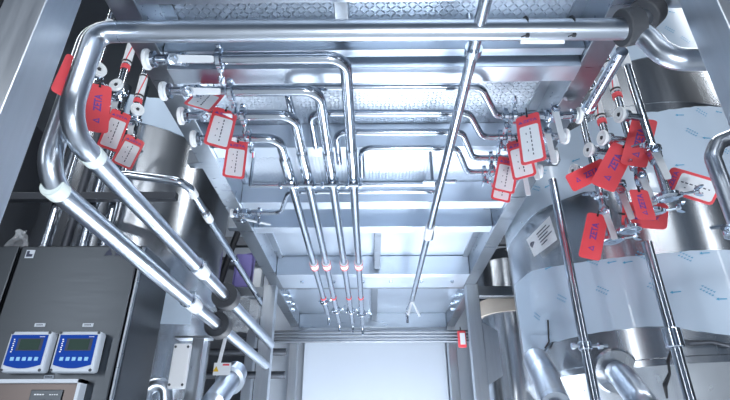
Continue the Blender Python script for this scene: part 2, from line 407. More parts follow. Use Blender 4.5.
# ------------------------------------------------------------------ four drop lines (left runs)
HP = 1.05
ord_ = ['first', 'second', 'third', 'fourth']
lines = [  # left run v, corner u, depth X, far u,v , cap uv, clamp u, lever length
    (58, 350, -0.072, (146, 61), 220), (90, 323, -0.163, (160, 88), 232), (115, 300, -0.262, (178, 113), 245), (138, 283, -0.335, (190, 135), 251)]
GP = 'parallel pipes running back under the platform'
GV = 'valves along the left beam'
for i, (v, cu, xd, cap, clu) in enumerate(lines):
    Yr = P(300, v, Z=Z(HP)).y
    xcap = P(cap[0], cap[1], Z=Z(HP)).x
    xs = P(clu - 6, v, Z=Z(HP)).x - 0.0
    r = 0.0188
    zc = Z(HP)
    vend = xs - xcap
    lv = ['topmost left beam valve with lever pointing along the highest pipe run', 'second valve down the left beam, red edged card behind its lever',
          'third valve down the left beam, beside a white card with red border', 'lowest of the four capped valves on the left beam, above the last white card'][i]
    ball_valve(lv, (xcap, Yr, zc), (1, 0, 0), vend, GV, spind=(0, -0.75, -0.66), lever=(1, 0, -0.02), L=[0.115, 0.10, 0.09, 0.085][i], bfrac=[.43, .43, .44, .40][i])
    lab = ['rightmost of the four parallel pipes running back, bending left highest up', 'second from the right of the four parallel pipes running back',
           'third from the right of the four parallel pipes running back', 'leftmost of the four parallel pipes, bending left lowest down'][i]
    t = thing('drop_pipe', lab, 'pipe', (xd, Yr, zc), GP)
    slope = 0.012
    far = [4.30, 4.22, 4.20, 3.95][i]
    xf = [-0.077, -0.160, -0.272, -0.345][i]
    MB().tube([(xs + 0.002, Yr, zc), (xd, Yr, zc), (xf, far, zc - 0.02)], r, 0.055).build('tube', M['tube'], t)
    ysl = [1.60, 1.62, 1.62, 1.66][i]
    def at_y(y): k = (y - Yr) / (far - Yr); return V((xd + (xf - xd) * k, y, zc - 0.02 * k))
    d = (at_y(3) - at_y(2)).normalized()
    MB().lathe(at_y(ysl), d, [(0, r + .0005), (0.01, r + .004), (0.20, r + .004), (0.205, r + .0005)], 18).build('sleeve', M['tube'], t)
    triclamp((xs + 0.016, Yr, zc), (1, 0, 0), r, t, wing=(0, 0.55, -0.6) if i % 2 == 0 else (0, 0.8, -0.3))
    yb = at_y(1.845)
    MB().lathe(yb, d, [(0, r + .004), (0, r + .009), (0.03, r + .009), (0.03, r + .004)], 18).build('collar', M['fit'], t)
    yw = at_y(P(340, 262, Z=Z(1.04)).y)
    MB().lathe(yw, d, [(0, r + .0004), (0.0, r + .006), (0.09, r + .006), (0.09, r + .0004)], 18).build('flow_marker', M['white'], t)
    for q_ in (0.006, 0.074):
        MB().lathe(yw, d, [(q_, r + .006), (q_, r + .008), (q_ + .010, r + .008), (q_ + .010, r + .006)], 18).build('red_band', M['red'], t)
    y2 = at_y(3.50)
    MB().lathe(y2, d, [(0, r + .0004), (0, r + .002), (0.022, r + .002), (0.022, r + .0004)], 18).build('red_band', M['red'], t)
    e = at_y(far)
    triclamp(at_y(far - 0.35), d, r, t, wing=(1, 0, 0.2))
    MB().tube([e, e + d * 0.12, e + d * 0.12 + V((0, 0, -0.06))], 0.010, 0.05, seg=10).build('outlet', M['tube'], t)

# support bar under the pipes
t = thing('pipe_support', 'thin support bar carrying the four parallel pipes with small clips', 'support', (-0.2, 2.03, Z(1.01)))
ysb = 1.825
MB().tube([(-0.50, ysb, Z(1.012)), (0.27, ysb, Z(1.012))], 0.008, seg=10).build('bar', M['tube'], t)
for x in (-0.50, 0.255):
    MB().tube([(x, ysb, Z(1.012)), (x, ysb, Z(1.288))], 0.007, seg=8).build('hanger', M['tube'], t)
for x in (-0.10, -0.045, -0.20, -0.135, -0.305, -0.235, -0.375, -0.315):
    MB().box((x, ysb, Z(1.012)), (0.014, 0.022, 0.026), None, 0.003).build('clip', M['fit'], t)

# ------------------------------------------------------------------ right runs with S bends
HR = 1.10
GR = 'pipes crossing under the checker plate to the right valves'
GVR = 'valves along the right beam'
rr = [  # v left, u left corner, S u0, S u1, v right, clamp u, cap u
    (87, 286, 481, 496, 116, 514, 580), (113, 310, 469, 482, 137, 508, 567), (132, 336, 462, 473, 158, 498, 556), (148, 361, 457, 467, 172, 491, 541)]
xdepth = [-0.335, -0.262, -0.163, -0.072]
for i, (v0, ul, s0, s1, v1, cl, cpu) in enumerate(rr):
    zc = Z(HR); r = 0.0125
    a = P(ul, v0, Z=zc); b = P(s0, v0, Z=zc); c = P(s1, v1, Z=zc); e = P(cl + 6, v1, Z=zc)
    lab = ['uppermost cross pipe, S-bending to the highest right beam valve', 'second cross pipe from the top with S-bend at its right end',
           'third cross pipe from the top with S-bend at its right end', 'lowest cross pipe, S-bending beside the stacked red-edged cards'][i]
    t = thing('cross_pipe', lab, 'pipe', (a.x, a.y, zc), GR)
    MB().tube([V((a.x, a.y + 0.22, zc)), a, b, c, e], r, 0.045, seg=14).build('tube', M['tube'], t)
    clp = P(cl, v1, Z=zc)
    triclamp(V((clp.x, c.y, zc)), (1, 0, 0), r * 1.05, t, wing=(0, 0.75, -0.5) if i % 2 else (0, -0.6, 0.8))
    triclamp(V((clp.x - 0.0, c.y, zc)) + V((-0.030, 0, 0)), (1, 0, 0), r * 0.9, t, wing=(0, 0.2, -1), wl=0.022)
    cp = P(cpu, v1, Z=zc)
    lv = ['highest right beam valve, long lever hanging beside the big red card', 'second valve down the right beam with pale hanging lever',
          'third valve down the right beam, lever hanging free below the cards', 'lowest valve on the right beam, lever hanging over the tank film'][i]
    x1 = e.x
    ball_valve(lv, (cp.x, c.y, zc), (-1, 0, 0), cp.x - x1, GVR, lever=(-0.02, -0.1, -1), spind=(0, -1, 0.0), L=[0.15, 0.15, 0.13, 0.14][i], wd=0.021, bfrac=[.42, .38, .46, .40][i], capr=0.030)

# single pipe on the right, running back
t = thing('drop_pipe', 'single pipe running back on the right, ending in a split white tie', 'pipe', (0.28, 1.5, Z(1.0)))
p0, p1 = P(489, -14, Z=Z(1.0)), P(412, 300, Z=Z(0.98))
MB().tube([p0 + V((0, 0, 0)), p1], 0.0165).build('tube', M['tube'], t)
d = (p1 - p0).normalized()
def on(v):
    a = P(482 - (v - 50) * 0.262, v, Z=Z(1.0)); k = (a - p0).dot(d); return p0 + d * k
MB().lathe(on(50), d, [(-0.012, .017), (-0.012, .024), (0.012, .024), (0.012, .017)], 18).build('collar', M['fit'], t)
MB().lathe(on(231), d, [(-0.08, .0168), (-0.08, .021), (0.05, .021), (0.05, .0168)], 18).build('flow_marker', M['white'], t)
MB().tube([on(50) + V((0, 0, 0.017)), V((on(50).x, on(50).y, Z(1.134)))], 0.008, seg=10).build('hanger', M['tube'], t)
MB().bar(on(185) + V((-0.07, 0, 0.024)), on(185) + V((0.07, 0, 0.024)), 0.02, 0.012, bev=0.003).build('clip', M['fit'], t)
q = p1
MB().tube([q, q + V((-0.03, 0.02, -0.10))], 0.007, seg=8).tube([q, q + V((0.05, 0.02, -0.11))], 0.007, seg=8).build('tie_ends', M['white'], t)
MB().tube([q + V((0, 0, 0.0)), q + V((-0.02, 0.25, 0.0)), q + V((-0.02, 0.25, -0.1))], 0.010, 0.03, seg=8).build('outlet', M['tube'], t)

# thin line under plate with small valve at the left beam
zc = Z(1.08)
t = thing('thin_pipe', 'thin pipe with offset bend from the small left valve, turning back at right', 'pipe', P(300, 192, Z=zc))
ys = P(300, 192, Z=zc).y
a = P(257, 213, Z=zc); b = P(281, 213, Z=zc); c = P(288, 192, Z=zc); e = P(437, 192, Z=zc)
MB().tube([a, V((b.x, a.y, zc)), V((c.x, ys, zc)), V((e.x, ys, zc)), V((e.x + 0.03, ys + 0.55, zc))], 0.0105, 0.045, seg=12).build('tube', M['tube'], t)
triclamp(V((a.x + 0.012, a.y, zc)), (1, 0, 0), 0.0115, t, wing=(0, 0.3, -1))
va = P(231, 213, Z=zc)
ball_valve('small valve low on the left beam with pale lever pointing right', (va.x, a.y, zc), (1, 0, 0), a.x - va.x - 0.0005, None, lever=(1, 0.25, -0.12), L=0.13, wd=0.018, capr=0.022)

# ------------------------------------------------------------------ big pipes
def ring(name, p, d, r0, r1, L, m, parent):
    return MB().lathe(V(p) - V(d) * (L / 2), d, [(0, r0), (0, r1 - 0.003), (0.003, r1), (L - 0.003, r1), (L, r1 - 0.003), (L, r0)], 28).build(name, m, parent)
RB = 0.028
YA = 0.97; XA = -0.722; ZA = P(350, 29.5, Y=YA).z
A = thing('process_pipe', 'large bright pipe crossing the top, dropping at left and running back', 'pipe', (XA, YA, ZA))
ha = P(92.6, 157, X=XA)
pe = P(276, 350, X=-0.70); pe.y = 3.57
rightA = [P(641, 29, Y=YA), P(667, 60, Y=YA), V((1.5, YA, P(667, 60, Y=YA).z))]
bA = V((XA, YA, ha.z)) + (V((XA, YA, ha.z)) - pe) * 0.0
ptsA = [pe, bA, V((XA, YA, ZA))] + rightA
MB().tube(ptsA, RB, [0.09, 0.042, 0.07, 0.07], seg=28).build('tube', M['bigtube'], A)
dA = (pe - bA).normalized()
def onA(y): return bA + (pe - bA) * ((y - YA) / (pe.y - YA))
ring('tape_band', onA(P(93, 157, X=-0.72).y), dA, RB + .0003, RB + .0015, 0.035, M['tape'], A)
ring('flow_marker', onA(P(200, 268, X=-0.715).y), dA, RB + .0003, RB + .002, 0.10, M['white'], A)
ring('flow_marker', onA(P(200, 268, X=-0.715).y) - dA * 0.06, dA, RB + .0003, RB + .004, 0.02, M['fit'], A)
ring('rubber_collar', onA(P(226, 294, X=-0.712).y), dA, RB + .0003, RB + .035, 0.07, M['grey'], A)
ring('tape_band', V((P(121, 30, Y=YA).x, YA, ZA)), (1, 0, 0), RB + .0002, RB + .0008, 0.004, M['fit'], A)
ck = P(630, 29, Y=YA)
ring('rubber_collar', V((ck.x, YA, ZA)), (1, 0, 0.25), RB + .0003, RB + .021, 0.045, M['grey'], A)
for u in (525, 571):
    cx = P(u, 29, Y=YA).x
    ring('cable_tie', V((cx, YA, ZA)), (1, 0, 0), RB + .0002, RB + .0022, 0.006, M['black'], A)
    MB().box((cx, YA - 0.008, ZA - RB - 0.006), (0.010, 0.010, 0.010), None, 0.002).tube([(cx, YA - 0.01, ZA - RB - 0.006), (cx - 0.018, YA - 0.012, ZA - RB - 0.016)], 0.002, seg=6).build('tie_tail', M['black'], A)
MB().tube([(P(523, 41, Y=YA).x, YA + 0.02, ZA - RB - 0.002), (P(568, 41, Y=YA).x, YA + 0.02, ZA - RB - 0.002)], 0.006, seg=8, wob=0.2).build('foam_strip', M['white'], A)
YB = 1.045; XB = -0.790; ZB = P(350, 29, Y=YB).z
B = thing('process_pipe', 'large bright pipe behind the near left post, lower of the two running back', 'pipe', (XB, YB, ZB))
hb = P(52, 186, X=XB)
peB = P(273, 372, X=-0.725); peB.y = 3.57
rB = [P(633, 29, Y=YB), P(660, -2, Y=YB), V((1.5, YB, P(660, -2, Y=YB).z))]
MB().tube([peB, V((XB, YB, hb.z)), V((XB, YB, ZB))] + rB, RB, [0.09, 0.05, 0.06, 0.06], seg=28).build('tube', M['bigtube'], B)
bB = V((XB, YB, hb.z)); dB = (peB - bB).normalized()
def onB(y): return bB + (peB - bB) * ((y - YB) / (peB.y - YB))
ring('tape_band', onB(P(52, 186, X=-0.80).y), dB, RB + .0003, RB + .0015, 0.04, M['tape'], B)
ring('flow_marker', onB(P(192, 303, X=-0.765).y), dB, RB + .0003, RB + .002, 0.10, M['white'], B)
ring('flow_marker', onB(P(192, 303, X=-0.765).y) - dB * 0.06, dB, RB + .0003, RB + .004, 0.02, M['fit'], B)
ring('rubber_collar', onB(P(218, 326, X=-0.755).y), dB, RB + .0003, RB + .033, 0.07, M['grey'], B)
ring('rubber_collar', P(648, 11, Y=YB), (1, 0, 1), RB + .0003, RB + .022, 0.045, M['grey'], B)

# pipe C: thin line running back outside the left beam
t = thing('process_pipe', 'slimmer pipe with white bands bending behind the left beam', 'pipe', P(183, 183, X=-0.77))
k = P(186, 182, X=-0.835); kl = P(128, 175, Y=k.y)
ke = V((-0.835, 4.2, k.z - 0.07))
MB().tube([V((kl.x - 0.10, k.y, kl.z)), V((kl.x, k.y, kl.z)), k, ke], 0.019, 0.07, seg=18).build('tube', M['tube'], t)
dc = (ke - k).normalized()
for u, v, L in ((193, 190, 0.06), (204, 210, 0.03), (208, 217, 0.07)):
    pp = P(u, v, X=-0.835); ring('white_band' if L > .05 else 'dark_band', k + dc * (pp.y - k.y), dc, .0192, .0212, L, M['white'] if L > .05 else M['dark'], t)
for yy in (2.9, 3.9): ring('union', k + dc * (yy - k.y), dc, .0192, .024, 0.04, M['fit'], t)

# tube along the right beam ending at the first valve cap
t = thing('process_pipe', 'chrome pipe under the right beam, sloping from the black collar to the valves', 'pipe', P(600, 80, Z=Z(1.05)))
a, b = P(622, 51, Z=Z(1.05)), P(583, 107, Z=Z(1.05))
b.x = a.x + 0.005
MB().tube([a, b], 0.018, seg=18).build('tube', M['tube'], t)
mm = MB()
for k in range(9):
    q = a + (b - a) * (0.12 + k * 0.09)
    mm.lathe(q + V((-0.0125, 0, -0.0125)), (-1, 0, -1), [(0, .003), (.0015, .003)], 8)
mm.build('dot_print', M['ink'], t)
ring('end_ring', b, (b - a).normalized(), .0182, .024, 0.02, M['fit'], t)

# ------------------------------------------------------------------ tanks
def edge(pts, cx, cy, R, us=None):
    out = []
    for u, v in pts:
        p = Pcyl(u, v, cx, cy, R); out.append((math.atan2(p.y - cy, p.x - cx), p.z))
    out.sort(); return out
def interp(lst, a):
    if a <= lst[0][0]: return lst[0][1]
    for (a0, z0), (a1, z1) in zip(lst, lst[1:]):
        if a <= a1: return z0 + (z1 - z0) * (a - a0) / (a1 - a0)
    return lst[-1][1]
def film(name, top, bot, cx, cy, R, a0, a1, parent, n=60, jit=0.002):
    m = MB(); et, eb = edge(top, cx, cy, R), edge(bot, cx, cy, R); nz = 6
    gi, go = [], []
    for i in range(n + 1):
        a = a0 + (a1 - a0) * i / n; zt, zb = interp(et, a), interp(eb, a)
        zt += random.uniform(-jit, jit); zb += random.uniform(-jit, jit)
        ro = R + 0.0035 + 0.0012 * math.sin(i * 0.9)
        go.append([m.bm.verts.new((cx + math.cos(a) * ro, cy + math.sin(a) * ro, zb + (zt - zb) * j / nz)) for j in range(nz + 1)])
        gi.append([m.bm.verts.new((cx + math.cos(a) * (R + .0012), cy + math.sin(a) * (R + .0012), zb + (zt - zb) * j / nz)) for j in range(nz + 1)])
    for g, fl_ in ((go, 0), (gi, 1)):
        for i in range(n):
            for j in range(nz): m.face((g[i][j], g[i + 1][j], g[i + 1][j + 1], g[i][j + 1]))
    for i in range(n):
        m.face((go[i][0], go[i + 1][0], gi[i + 1][0], gi[i][0])); m.face((go[i][nz], go[i + 1][nz], gi[i + 1][nz], gi[i][nz]))
    for i in (0, n):
        for j in range(nz): m.face((go[i][j], go[i][j + 1], gi[i][j + 1], gi[i][j]))
    f = m.build(name, M['film'], parent)
    return f
def prints(marks, cx, cy, R, parent):
    m = MB()
    for u, v, s in marks:
        p = Pcyl(u, v, cx, cy, R + 0.0052); a = math.atan2(p.y - cy, p.x - cx)
        tx = V((-math.sin(a), math.cos(a), 0)); up = V((0, 0, 1))
        if s == 0:     # arrow
            m.prism([(-.022, 0), (-.011, .006), (-.011, .002), (.018, .002), (.018, -.002), (-.011, -.002), (-.011, -.006)], p, tx, up, 0.0006)
        else:          # lines of small print set aslant
            d = (tx * 0.8 - up * 0.6); e = d.cross(tx.cross(up)); e = V((0, 0, 1)) * 0.8 + tx * 0.6
            for r_ in range(2):
                for q in range(5):
                    o = p + d * (q * 0.011 - 0.02) + e * (r_ * 0.016)
                    m.prism([(0, 0), (.006, 0), (.006, .007), (.004, .007), (.004, .003), (0, .004)], o, d, e, 0.0006)
    m.build('printed_marks', M['filmprint'], parent)
TX, TY, TR = 1.455, 2.62, 0.675
T = thing('process_tank', 'large stainless tank on the right, banded with torn blue-white film', 'tank', (TX, TY, 0))
MB().lathe((TX, TY, 0), (0, 0, 1), [(0.95, 0.10), (1.05, 0.11), (1.55, TR * .72), (1.75, TR * .93), (1.81, TR * .985), (1.825, TR + .006), (1.85, TR + .006), (1.855, TR), (3.35, TR), (3.352, TR * .98), (3.5, TR * .8), (3.6, TR * .4), (3.62, 0)], 96, hint=(0, 1, 0)).build('shell', M['tank'], T)
for zz in (2.62, 3.02):
    MB().lathe((TX, TY, zz), (0, 0, 1), [(0, TR - .002), (0.001, TR + .0025), (.006, TR + .0025), (.007, TR - .002)], 96).build('weld_seam', M['tank'], T)
for a in (40, 130, 300):
    x, y = TX + math.cos(math.radians(a)) * TR * .8, TY + math.sin(math.radians(a)) * TR * .8
    MB().tube([(x, y, 0), (x, y, 1.78)], 0.045, seg=16).build('leg', M['tube'], T)
R2 = lambda d: math.radians(d)
f1 = film('film_band', [(512, 262), (533, 271), (580, 263), (650, 255), (729, 250)], [(520, 345), (535, 346), (560, 341), (600, 332), (653, 326), (690, 330), (729, 336)], TX, TY, TR, R2(-184), R2(-58), T)
prints([(548, 268, 0), (591, 263, 1), (560, 300, 1), (612, 262, 0), (600, 292, 1), (652, 289, 1), (676, 292, 0), (705, 292, 1), (722, 299, 0), (683, 258, 1), (705, 253, 0), (640, 257, 1), (628, 262, 0), (536, 318, 1)], TX, TY, TR, f1)
f2 = film('film_band', [(505, 170), (540, 150), (589, 122), (660, 112), (729, 109)], [(516, 236), (537, 212), (556, 203), (583, 192), (650, 192), (729, 200)], TX, TY, TR, R2(-192), R2(-58), T)
prints([(541, 173, 1), (548, 186, 0), (535, 190, 1), (576, 160, 0), (592, 160, 1), (680, 115, 0), (700, 113, 1), (719, 112, 0), (690, 133, 1), (707, 138, 0), (722, 150, 1), (680, 165, 0), (712, 175, 1)], TX, TY, TR, f2)
f3 = film('film_band', [(560, 20), (600, -5), (650, -30), (729, -40)], [(560, 95), (600, 71), (630, 61), (655, 56), (690, 50), (729, 52)], TX, TY, TR, R2(-192), R2(-58), T)
prints([(672, 12, 0), (690, 20, 0), (684, 40, 1), (668, 30, 1)], TX, TY, TR, f3)
f4 = film('film_flap', [(688, 345), (729, 348)], [(688, 357), (729, 358)], TX, TY, TR, R2(-88), R2(-58), T, n=16)
# torn strip hanging at the left of the lower film
m = MB(); pts = [(530, 335), (533, 350), (541, 353), (546, 345), (551, 335)]
pp = [Pcyl(u, v, TX, TY, TR + .012) for u, v in pts]
vs = [m.bm.verts.new(q) for q in pp]; vs2 = [m.bm.verts.new(q - (q - V((TX, TY, q.z))).normalized() * .004) for q in pp]
m.face(vs); m.face(vs2[::-1])
for i in range(len(vs)): m.face((vs[i], vs[(i + 1) % len(vs)], vs2[(i + 1) % len(vs)], vs2[i]))
m.build('torn_strip', M['film'], T, smooth=False)
MB().tube([Pcyl(548, 320, TX, TY, TR + .012), Pcyl(549, 342, TX, TY, TR + .012), Pcyl(545, 348, TX, TY, TR + .014)], 0.004, seg=6).build('cord', M['black'], T)
# tear lines and warning sticker
MB().tube([Pcyl(672, 338, TX, TY, TR + .010), Pcyl(690, 343, TX, TY, TR + .012), Pcyl(712, 342, TX, TY, TR + .012), Pcyl(729, 346, TX, TY, TR + .012)], [0.004, 0.011, 0.007, 0.009], seg=8).build('film_fold', M['dark'], T)
def Pcone(u, v):
    R_ = TR
    for _ in range(25):
        z = Pcyl(u, v, TX, TY, R_).z
        R_ = interp([(0.95, .10), (1.05, .11), (1.55, TR * .72), (1.75, TR * .93), (1.81, TR * .985), (1.825, TR)], z)
    return Pcyl(u, v, TX, TY, R_ + .006)
MB().tube([Pcone(672, 348), Pcone(668, 362), Pcone(670, 374), Pcone(665, 386), Pcone(667, 398)], [0.003, 0.007, 0.004, 0.008, 0.004], seg=8).build('film_tear', M['black'], T)
q = Pcyl(541, 361, TX, TY, TR * 1.01); nn = (q - V((TX, TY, q.z))).normalized(); tx = V((0, 0, 1)).cross(nn)
MB().prism([(-.02, -.016), (.02, -.016), (0, .02)], q + nn * .006, tx, (0, 0, 1), 0.001).build('warning_sticker', M['yellow'], T)
# nozzle at the cone
nz0 = V((TX - 0.27, TY - 0.48, 1.60))
n1 = P(616, 392, Y=1.86)
dirn = (n1 - V((TX - .10, TY - .10, 1.72))).normalized()
base = P(622, 376, Y=2.05)
MB().tube([base + V((0.05, 0.30, 0.10)), base, base + V((-0.02, -0.16, -0.12)), base + V((-0.03, -0.19, -0.45))], 0.048, 0.05, seg=22).build('nozzle', M['bigtube'], T)
MB().lathe(base + V((0.01, 0.07, 0.03)), (-0.1, -1, -0.35), [(0, .05), (0, .082), (0.012, .09), (0.022, .082), (0.022, .05)], 28).build('nozzle_ring', M['tank'], T)
# pouch
pa, pb, pc_, pd = [Pcyl(u, v, TX, TY, TR + .03) for u, v in ((524, 240), (551, 212), (560, 240), (533, 260))]
ctr = (pa + pb + pc_ + pd) / 4
t = thing('document_pouch', 'clear plastic pouch with printed white paper taped on the right tank', 'pouch', ctr)
def quad(name, k, off, m, th):
    b_ = MB(); n_ = (CAM - ctr).normalized()
    q_ = [ctr + (x - ctr) * k + n_ * off for x in (pa, pb, pc_, pd)]
    v1 = [b_.bm.verts.new(x) for x in q_]; v2 = [b_.bm.verts.new(x - n_ * th) for x in q_]
    b_.face(v1); b_.face(v2[::-1])
    for i in range(4): b_.face((v1[i], v1[(i + 1) % 4], v2[(i + 1) % 4], v2[i]))
    return b_.build(name, m, t, smooth=False)
quad('paper', 0.86, 0, M['white'], 0.004); 
m = MB(); N = 10; n_ = (CAM - ctr).normalized(); g = []
for i in range(N + 1):
    row = []
    for j in range(N + 1):
        s, q = i / N, j / N
        p_ = pa * (1 - s) * (1 - q) + pb * s * (1 - q) + pc_ * s * q + pd * (1 - s) * q
        p_ = ctr + (p_ - ctr) * 1.12 + n_ * (0.012 + random.uniform(-.004, .006)) + V((random.uniform(-1, 1), random.uniform(-1, 1), random.uniform(-1, 1))) * (0.006 if i in (0, N) or j in (0, N) else 0.002)
        row.append(m.bm.verts.new(p_))
    g.append(row)
for i in range(N):
    for j in range(N): m.face((g[i][j], g[i + 1][j], g[i + 1][j + 1], g[i][j + 1]))
m.build('bag', M['bag'], t)
m = MB(); xa = (pb - pa).normalized(); ya = (pa - pd).normalized(); cc = ctr + n_ * 0.002
L_ = (pb - pa).length; H_ = (pa - pd).length
for r_ in range(5):
    wd = [.34, .42, .30, .4, .2][r_] * L_
    o = cc + xa * (0.02 * L_) + ya * (H_ * (0.26 - r_ * 0.13))
    m.prism([(-.1 * L_, 0), (wd - .1 * L_, 0), (wd - .1 * L_, .05 * H_), (-.1 * L_, .05 * H_)], o, xa, ya, .0008)
m.lathe(cc - xa * (0.28 * L_) + ya * (.06 * H_), n_, [(0, .016), (.0008, .016)], 16)
m.build('print', M['ink'], t)

# vertical pipes before the right tank
def vpipe(u, v, Yv, r, z0, z1, lab, m='tube', nm='riser_pipe'):
    p = P(u, v, Y=Yv); t = thing(nm, lab, 'pipe', (p.x, p.y, z0))
    MB().tube([(p.x, p.y, z0), (p.x, p.y, z1)], r, seg=18).build('tube', M[m], t)
    return t, p
t, p = vpipe(574, 290, 1.95, 0.018, 0, Z(1.10), 'slim vertical pipe standing before the tank, left of the hanging valves')
q = P(584, 346, Y=1.95)
ring('clamp_ring', V((p.x, p.y, q.z)), (0, 0, 1), .0182, .025, 0.03, M['fit'], t)
MB().tube([(p.x - .045, p.y, q.z), (p.x + .085, p.y, q.z)], 0.006, seg=8).lathe((p.x - .05, p.y, q.z), (1, 0, 0), [(0, .012), (.012, .012)], 6).lathe((p.x + .05, p.y, q.z), (1, 0, 0), [(0, .014), (.014, .014)], 6).build('clamp_bolt', M['fit'], t)
t, p = vpipe(664, 305, 1.75, 0.018, 0, Z(0.72), 'slim vertical pipe with strap bracket standing before the tank centre')
q = P(672, 338, Y=1.75)
ring('strap', V((p.x, p.y, q.z)), (0, 0, 1), .0182, .030, 0.065, M['fit'], t)

# near loop pipe at right edge
t = thing('process_pipe', 'bent pipe at the right edge dropping from behind the near post', 'pipe', P(712, 170, Y=1.22))
a = P(709, 148, Y=1.22); b = P(727, 232, Y=1.22); b.x = a.x
MB().tube([a + V((0.35, 0, 0.15)), a + V((0.03, 0, 0.018)), a + V((0, 0, -0.03)), V((a.x, a.y, b.z)), V((a.x, a.y, b.z - .12))], 0.0215, 0.045, seg=20).build('tube', M['bigtube'], t)
triclamp(V((a.x, a.y, b.z)), (0, 0, 1), 0.022, t, wing=(-1, -0.5, 0))

# ------------------------------------------------------------------ hanging sample columns
GC = 'hanging sample lines with capped branches'
def column(lab, X, Y, ztop, zbot, capuv, zl, levd, tape, side, tape_r=True, wingd=(1, -0.6, 0.1), lever_side=None, brz=None):
    t = thing('sample_line', lab, 'pipe', (X, Y, zbot), GC)
    r = 0.0145
    MB().tube([(X, Y, zbot), (X, Y, ztop)], r, seg=16).build('tube', M['tube'], t)
    zt, zb = tape
    up = V((0, 0, 1))
    tp = MB().lathe((X, Y, zb), up, [(0, r + .0003), (0, r + .0035), (zt - zb, r + .0035), (zt - zb, r + .0003)], 18).build('flow_tape', M['white'], t)
    if tape_r:
        d = (V((CAM.x, CAM.y, 0)) - V((X, Y, 0))).normalized(); sd = V((0, 0, 1)).cross(d)
        m = MB(); NN = 8
        for k in range(NN):
            z0 = zb + (zt - zb) * k / NN; z1 = zb + (zt - zb) * (k + 1) / NN
            a0 = -0.35 + 0.13 * k
            for da in (0.1,):
                def pt(a, z): return V((X, Y, z)) + (d * math.cos(a) + sd * math.sin(a)) * (r + .0048)
                q = [pt(a0 + da - 0.3, z0), pt(a0 + da - .06, z0), pt(a0 + da - .06 + .13, z1), pt(a0 + da - .3 + .13, z1)]
                m.face([m.bm.verts.new(x) for x in q])
        m.build('red_stripe', M['red'], tp, smooth=False)
        for z in (zb + .004, zt - .012):
            MB().lathe((X, Y, z), up, [(0, r + .003), (0, r + .006), (.007, r + .006), (.007, r + .003)], 16).build('cable_tie', M['black'], tp)
        MB().lathe((X, Y, zb - .03), up, [(0, r + .0003), (0, r + .004), (.02, r + .004), (.02, r + .0003)], 16).build('red_band', M['red'], t)
    if capuv:
        c = P(capuv[0], capuv[1], Y=Y - 0.02)
        bz = c.z
        bd = (V((c.x, c.y, bz)) - V((X, Y, bz))); L = bd.length; bd.normalize()
        MB().lathe((X, Y, bz), bd, [(0, .0125), (L - .03, .0125), (L - .028, .022), (L - .014, .022), (L - .012, .0125), (L, .0125)], 16).build('branch', M['tube'], t)
        end_cap(V((X, Y, bz)) + bd * (L + .012), -bd, 0.029, t)
        tc = V((X, Y, bz)) + bd * (L * .5)
    for z in zl:
        body = MB().box((X, Y, z), (.036, .036, .044), None, .006)
        for s in (-1, 1): body.lathe((X, Y, z + s * .022), (0, 0, s), [(0, .021), (.010, .021), (.012, .016), (.018, .016)], 8)
        fd = V((-side * 0.45, -1, 0)).normalized()
        body.lathe(V((X, Y, z)) + fd * .016, fd, [(0, .013), (.012, .012), (.016, .009), (.022, .009)], 12)
        body.build('valve_body', M['fit'], t)
        flat_lever(V((X, Y, z)) + fd * .038, levd, fd, 0.125, 0.023, t)
    triclamp((X, Y, zbot + .012), up, r * 1.55, t, wing=wingd, wl=.05)
    triclamp((X, Y, zbot + .20), up, r * 1.1, t, wing=(-wingd[0], wingd[1], 0), wl=.03)
    return t
XC = 0.99
def col_at(u, v, X): return P(u, v, X=X)
cols = [('nearest hanging sample line on the right, beside the white-faced card', (650, 140), (668, 200), (621, 115), (645, 155), (626, 40), (629, 66)),
        ('second hanging sample line from the right with red striped tape', (630, 140), (646, 216), (604, 138), (637, 180), (607, 62), (614, 92)),
        ('third hanging sample line from the right with red striped tape', (612, 160), (630, 232), (590, 150), (623, 195), (594, 90), (600, 118)),
        ('leftmost hanging sample line on the right, red card at its foot', (597, 180), (610, 243), (575, 171), (600, 215), None, None)]
for i, (lab, mid, bot, cp, lev, t0, t1) in enumerate(cols):
    X = XC - 0.02 * i
    p = P(mid[0], mid[1], X=X); Yc = p.y
    zb = P(bot[0], bot[1], Y=Yc).z
    zt = Z(1.62)
    tape = (P(t0[0], t0[1], Y=Yc).z, P(t1[0], t1[1], Y=Yc).z) if t0 else (zt - 0.05, zt - 0.12)
    zl = [P(lev[0], lev[1], Y=Yc).z]
    column(lab, X, Yc, zt, zb, cp, zl, (0.02, -0.15, -1), tape, 1, tape_r=(i in (1, 2)), wingd=(1, -0.5, 0.25))
# connecting header hidden behind the top
XL = -1.03
lcols = [('nearest capped sample line behind the left big pipe', (103, 45), (100, 118), (98, 70), None, (107, 22), (104, 38)),
         ('middle capped sample line behind the left big pipe with striped tape', (129, 55), (112, 132), (117, 86), (118, 105), (133, 40), (127, 64)),
         ('farthest capped sample line behind the left big pipe with striped tape', (142, 85), (128, 158), (137, 110), (134, 128), (145, 76), (140, 98))]
for i, (lab, mid, bot, cp, lev, t0, t1) in enumerate(lcols):
    X = XL; p = P(mid[0], mid[1], X=X); Yc = p.y
    zb = P(bot[0], bot[1], Y=Yc).z
    tape = (P(t0[0], t0[1], Y=Yc).z, P(t1[0], t1[1], Y=Yc).z)
    zl = [P(lev[0], lev[1], Y=Yc).z] if lev else []
    column(lab, X, Yc, Z(1.62), zb, cp, zl, (0.25, -0.2, -1), tape, -1, tape_r=i > 0, wingd=(0.8, -0.6, 0.1))
